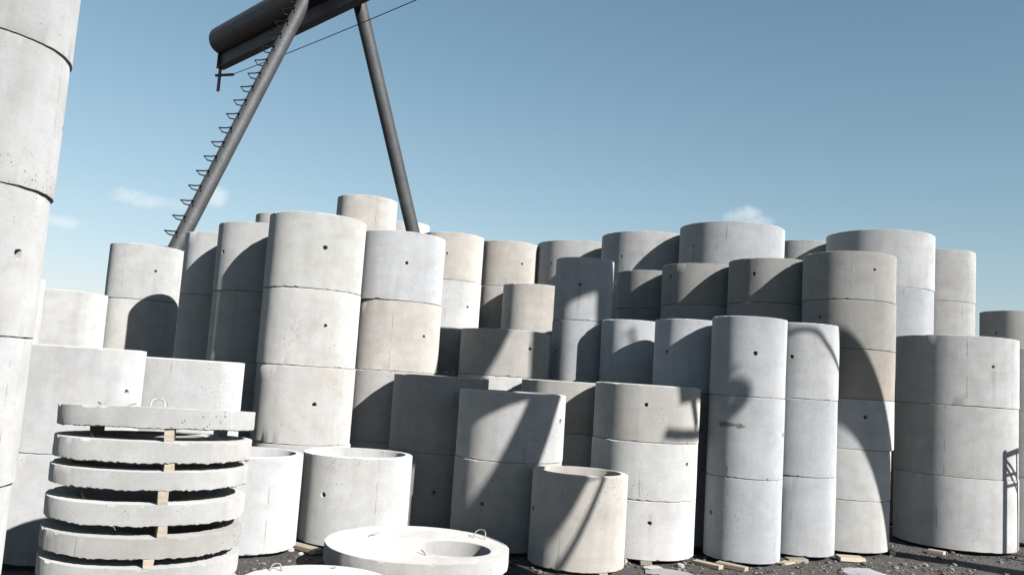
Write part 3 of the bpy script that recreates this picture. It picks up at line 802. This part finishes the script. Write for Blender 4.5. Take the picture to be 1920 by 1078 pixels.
bh = bmesh.new(); tube(bh, [uvw(7.80, 4.45, wh), uvw(7.86, 4.2, wh), uvw(7.98, 3.95, wh)], .06, 10); hpart('shadow_wedge_bar', bh, M_LEG)  # added bar, shaped to cast the wedge of shadow beside the hook
w0 = (hb - gn * .45 - UP * .5).dot(sdir); w1 = top.lerp(ft, .5).dot(sdir)
cv = [uvw(u, v, w0 + (w1 - w0) * k) for u, v, k in ((8.80, 5.75, 0), (8.92, 5.2, .15), (9.10, 4.86, .3), (9.26, 4.74, .42), (9.41, 4.62, .55), (9.54, 4.45, .68), (9.77, 4.25, .85), (10.08, 4.22, 1))]
tube(bm, catmull(cv, 8), .026, 8); hpart('supply_cable', bm, M_WIRE)

# ------------------------------------------------------------ low steel trestle beside the wide stack, just outside the picture
tr = empty('steel_trestle', (7.60, 9.97, 0)); tag(tr, 'tall narrow welded steel trestle on dirt beside the wide three-ring stack', 'trestle')
def tpart(name, bm):
    o = obj(name, finish(bm, name, True, 35), M_LEG); o.parent = tr
uD = Vector((math.cos(R_(SUN_AZ)), math.sin(R_(SUN_AZ)), 0)); wD = Vector((-uD.y, uD.x, 0))
for su in (-1, 1):
    for sw in (-1, 1):
        bm = bmesh.new(); tube(bm, [uD * (.20 * su + .04) + wD * (.34 * sw) - UP * .01, uD * (.15 * su) + wD * (.05 * sw) + UP * 2.2], .036, 8); tpart('leg', bm)
bm = bmesh.new(); tube(bm, [-uD * .17 + UP * 2.18, uD * .45 + UP * 2.24], .034, 8); tpart('top_bar', bm)
for sw in (-1, 1):
    bm = bmesh.new(); tube(bm, [-uD * .16 + wD * (.12 * sw) + UP * 1.86, uD * .17 + wD * (.12 * sw) + UP * 1.86], .02, 8); tpart('cross_bar', bm)
    bm = bmesh.new(); tube(bm, [-uD * .15 + wD * (.06 * sw) + UP * 2.1, uD * .17 + wD * (.16 * sw) + UP * 1.75], .02, 8); tpart('brace', bm)
bm = bmesh.new(); box_bm(bm, *(uD * .03 + UP * .12), .52, .10, .24, mat=Matrix(((uD.x, wD.x, 0), (uD.y, wD.y, 0), (0, 0, 1)))); tpart('foot_beam', bm)

# ------------------------------------------------------------ gravel
rg_ = random.Random(77)
foot = [(v[0], v[1], v[2] / 2) for v in COLS.values()] + [(FX, FY, .80), (-1.323, 6.669, .5), (KX, KY, .55)]
variants = []
for k in range(8):
    b_ = bmesh.new(); bmesh.ops.create_icosphere(b_, subdivisions=1, radius=1.0)
    variants.append(([v.co.copy() * rg_.uniform(.65, 1.2) for v in b_.verts], [[v.index for v in f.verts] for f in b_.faces])); b_.free()
V, Fc = [], []
def add_stone(x, y, s):
    vs_, fs = rg_.choice(variants); base = len(V)
    rot = Matrix.Rotation(rg_.uniform(0, 6.28), 3, 'Z') @ Matrix.Rotation(rg_.uniform(0, 6.28), 3, 'X')
    z = gh(x, y) - .006
    for v in vs_:
        p = rot @ v
        V.append((x + p.x * s, y + p.y * s, z + s * .25 + p.z * s * .6))
    for f in fs: Fc.append([i + base for i in f])
cnt = 0
while cnt < 7000:
    x, y = rg_.uniform(-3.2, 8.2), rg_.uniform(7.2, 11.4)
    if noise.noise(Vector((x * 1.3, y * 1.3, 4))) < rg_.uniform(-.6, .35): continue
    if any((x - a) ** 2 + (y - b) ** 2 < (r - .03) ** 2 for a, b, r in foot): continue
    add_stone(x, y, min(.040, .005 + rg_.expovariate(120))); cnt += 1
me = bpy.data.meshes.new('gravel'); me.from_pydata(V, [], Fc)
tag(obj('gravel', me, M_STONE), 'scattered grey gravel and crumbs on the dark dirt', 'gravel', kind='stuff')
# larger broken pieces that can be picked out
def chunk(px, py, size, flat, lab, col):
    p = gp(px, py)
    b_ = bmesh.new(); bmesh.ops.create_icosphere(b_, subdivisions=2, radius=1.0)
    sd = rg_.uniform(0, 99)
    for v in b_.verts:
        q = v.co.copy(); k = 1 + .45 * noise.noise(q * 1.6 + Vector((sd, 0, 0)))
        v.co = Vector((q.x * size * k, q.y * size * k * .75, max(-.6, min(.62, q.z * k)) * size * flat))
    o = obj('concrete_fragment', finish(b_, 'concrete_fragment', False), MC)
    o.location = (p.x, p.y, gh(p.x, p.y) - .006 + size * flat * .4); o.rotation_euler.z = rg_.uniform(0, 6); o.color = (*(q * .68 for q in col), 1)
    tag(o, lab, 'concrete fragment', 'broken concrete fragments'); return o
chunk(1224, 1066, .115, .22, 'flat pale concrete flake beside the small beige open ring', (.52, .50, .47))
chunk(1276, 1062, .045, .8, 'white lump by the boards under the front squat-ring stack', (.62, .61, .60))
chunk(1258, 1077, .26, .10, 'broad thin grey patch of spilt concrete before the squat-ring stack', (.40, .40, .39))
chunk(1622, 1077, .26, .10, 'thin pale patch of spilt concrete before the brown-grey six-high stack', (.52, .53, .55))
chunk(1735, 1061, .035, .8, 'white stone on bare dirt before the wide three-ring stack', (.58, .57, .55))
chunk(1790, 1060, .04, .6, 'oval pale stone on dirt, right of the white stone', (.5, .48, .45))
chunk(545, 1030, .045, .6, 'white crumb by the pale board between white open rings', (.62, .6, .58))
chunk(564, 1036, .032, .7, 'small white crumb on dirt near the pale board', (.62, .6, .58))
